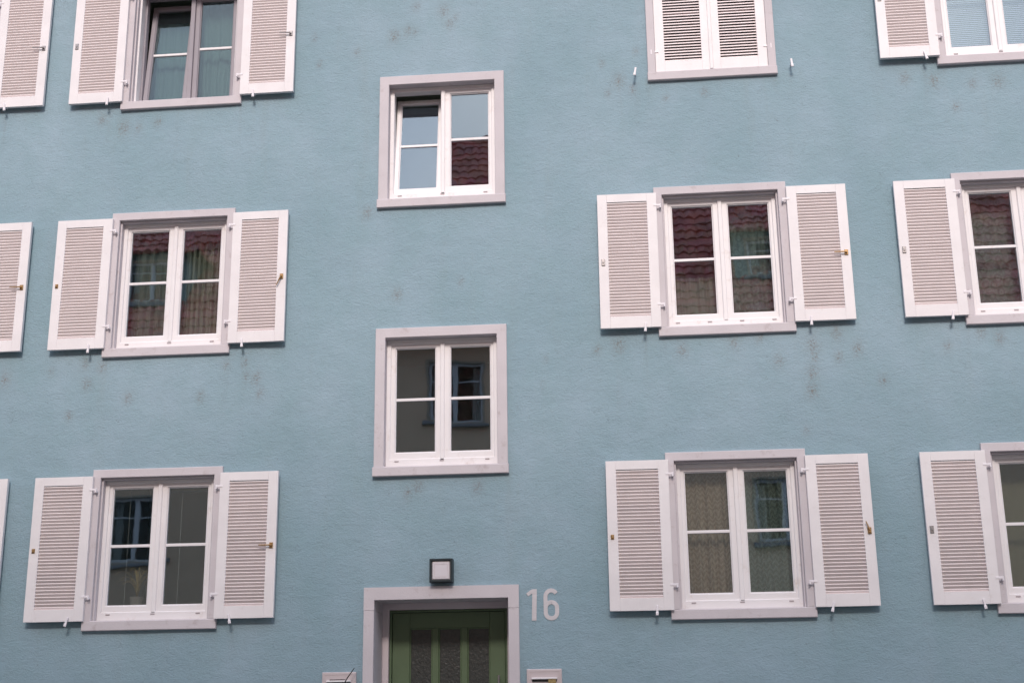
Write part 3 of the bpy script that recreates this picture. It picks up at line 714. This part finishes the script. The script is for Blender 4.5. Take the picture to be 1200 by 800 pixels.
def oppwin(x, z, w_, h_, yy, parent, dormer=False):
    key = (w_, h_)
    if key not in pf:
        c_ = flipy(MB().ring((0,w_,0,h_), (.05,w_-.05,.05,h_-.05), -.02, .12, .004)).mesh('window', M['opp_casing'])
        f = MB().ring((.05,w_-.05,.05,h_-.05), (.11,w_-.11,.11,h_-.11), .06, .11, .004).bbox(w_/2-.05, w_/2+.05, .055, .108, .11, h_-.11, .004); f.bbox(.11,w_-.11,.07,.10,h_*.66,h_*.66+.03,.003)
        f = flipy(f).mesh('frame', M['opp_frame'])
        g_ = flipy(MB().box(.09,w_-.09,.085,.089,.09,h_-.09)).mesh('pane', M['opp_glass'])
        s_ = flipy(MB().bbox(-.09,w_+.09,-.10,.02,-.075,0,.01)).mesh('sill', M['opp_sill'])
        r_ = MB(); r_.add([(0,-.12,0),(w_,-.12,0),(w_,-1.5,0),(0,-1.5,0),(0,-.12,h_),(w_,-.12,h_),(w_,-1.5,h_),(0,-1.5,h_)], [(0,3,2,1),(4,5,6,7),(1,2,6,5),(2,3,7,6),(3,0,4,7)])
        pf[key] = (c_, f, g_, s_, r_.mesh('room_interior', M['room']))
        d_ = MB()
        for sx in (0, 1):
            for q_ in range(8):
                a_ = .11+q_*.022; b_ = a_+.022; yy0 = -.25-.02*(q_ % 2); yy1 = -.25-.02*((q_+1) % 2)
                xa, xb = (a_, b_) if sx == 0 else (w_-a_, w_-b_)
                d_.add([(xa,yy0,.1),(xb,yy1,.1),(xb,yy1,h_-.1),(xa,yy0,h_-.1)], [(0,1,2,3)])
        pf[key] += (d_.mesh('window_drape', M['opp_frame']),)
    c_, f, g_, s_, r_, d_ = pf[key]
    o = link('window', c_, parent, (x, yy, z))
    link('frame', f, o); link('pane', g_, o); link('sill', s_, o); link('room_interior', r_, o); link('drape', d_, o)
for a, b_, c_, d_ in wins: oppwin(a, c_, b_-a, d_-c_, 0, op)
pitch = R(51.5); tp_ = math.tan(pitch)
def tiles(x0, x1, p0, p1, depth_dir, cut=None, tw_=.235, tc_=.32):
    "tiled slope from line p0 (y,z at eaves) to p1 (y,z at ridge) as real overlapping courses"
    (ya, za), (yb, zb) = p0, p1; L_ = math.hypot(yb-ya, zb-za); n_ = int(L_/tc_)+1
    uy, uz = (yb-ya)/L_, (zb-za)/L_; ny, nz_ = (uz, -uy) if uy < 0 else (-uz, uy)
    ny, nz_ = (abs(ny) if uy < 0 else -abs(ny)), abs(nz_)
    s = MB(); res = 4; nt_ = int((x1-x0)/tw_)
    prof = [0, .032, .044, .026]
    for c_ in range(n_):
        d0, d1 = c_*tc_, min((c_+1)*tc_+.03, L_+.02)
        if cut: 
            ca, cb = cut(d0/L_, d1/L_)
        else: ca, cb = x0, x1
        base = len(s.v); cnt = 0
        off = (c_ % 2)*.0
        for i in range(nt_*res+1):
            x = x0+off+i*tw_/res
            if x < ca-.06 or x > cb+.06: continue
            hgt = prof[i % res]+.006*math.sin(i*1.7+c_*2.3)
            for (dd, lift) in ((d0, .042+hgt*1.1), (d0, .006), (d1, .004+hgt)):
                s.v.append((x, ya+uy*dd+ny*lift, za+uz*dd+nz_*lift))
            cnt += 1
        for i in range(cnt-1):
            k = base+i*3; s.f += [(k,k+3,k+5,k+2),(k+1,k+4,k+3,k)]; s.sm += [False, False]
    return s
RY = -5.2
rz = EZ+.05+(5.2+.35)*tp_
tl = tiles(OX0-.3, OX1+.3, (.35, EZ+.02), (RY, rz), -1)
tl.build('roof_tiles', M['tile'], op, kind='stuff')
MB().add([(OX0-.3,.33,EZ-.03),(OX1+.3,.33,EZ-.03),(OX1+.3,RY,rz-.06),(OX0-.3,RY,rz-.06),(OX0-.3,-10.4,EZ+.05),(OX1+.3,-10.4,EZ+.05)],
         [(0,1,2,3),(3,2,5,4),(0,3,4),(1,5,2),(0,4,5,1)]).build('roof', M['tile'], op)
gt = MB(); k = 9
for i in range(k+1):
    a = math.pi*i/k; gt.v += [(OX0-.3, .44-.075*math.cos(a), EZ+.01-.075*math.sin(a)), (OX1+.3, .44-.075*math.cos(a), EZ+.01-.075*math.sin(a))]
for i in range(k): gt.f.append((2*i,2*i+1,2*i+3,2*i+2)); gt.sm.append(True)
gt.build('gutter', M['gutter'], op)
rd = MB()
for i in range(170):
    xx = OX0-.3+i*.333; rd.cyl((xx,RY,rz+.0),(xx+.34,RY,rz+.012),.11,8,.125)
rd.build('ridge_tiles', M['tile'], op)
for cx_ in (-31.1, -24.3, -17.5, -10.95, -3.83, 3.15, 9.8, 16.6):
    dm = link('dormer', None, op, (cx_,0,0))
    w2, yf = .88, -.62; zf0 = EZ+(.35-yf)*tp_-.05; zf1 = zf0+1.28
    yb_ = .35-(zf1-EZ)/tp_
    MB().box(-w2, -.62, yf-.08, yf, zf0, zf1).box(.62, w2, yf-.08, yf, zf0, zf1).box(-.62,.62,yf-.08,yf,zf0,zf0+.16).box(-.62,.62,yf-.08,yf,zf1-.14,zf1).build('dormer_front', M['dormer'], dm)
    MB().add([(-w2,yf-.04,zf0-.05),(-w2,yf-.04,zf1),(-w2,yb_,zf1),(w2,yf-.04,zf0-.05),(w2,yf-.04,zf1),(w2,yb_,zf1)], [(0,1,2),(3,5,4)]).build('dormer_cheek', M['dormer'], dm)
    oppwin(-.62, zf0+.16, 1.24, .98, yf, dm)
    # hipped dormer roof: front hip slope and two side slopes
    e = .22; hz = 1.15; zt_ = zf1+hz; yh = yf-1.05; ybk = .35-(zt_-EZ)/tp_
    fr_ = tiles(-w2-e, w2+e, (yf+e, zf1-.06), (yh, zt_), -1, cut=lambda a, b_: (-(w2+e)*(1-a)+.02, (w2+e)*(1-a)-.02))
    fr_.build('dormer_tiles', M['tile'], dm, kind='stuff')
    sd_ = MB(); nn = 6
    for sx in (-1, 1):
        for c_ in range(nn):
            t0, t1 = c_/nn, (c_+1)/nn+.03
            def P(t, end): # end 0 = hip, 1 = valley
                xx = sx*(w2+e)*(1-t); zz_ = zf1-.06+(hz+.06)*t
                yy_ = (yf+e)+(yh-yf-e)*t if end == 0 else .35-(zz_-EZ)/tp_-.1
                return xx, yy_, zz_
            a0_, a1_, b0_, b1_ = P(t0,0), P(t0,1), P(min(t1,1),0), P(min(t1,1),1)
            q0 = (a0_[0]+sx*.03, a0_[1], a0_[2]+.045); q1 = (a1_[0]+sx*.03, a1_[1], a1_[2]+.045)
            sd_.add([q0, q1, b1_, b0_, a0_, a1_], [(0,1,2,3),(4,5,1,0)])
    sd_.build('dormer_side_tiles', M['tile'], dm)
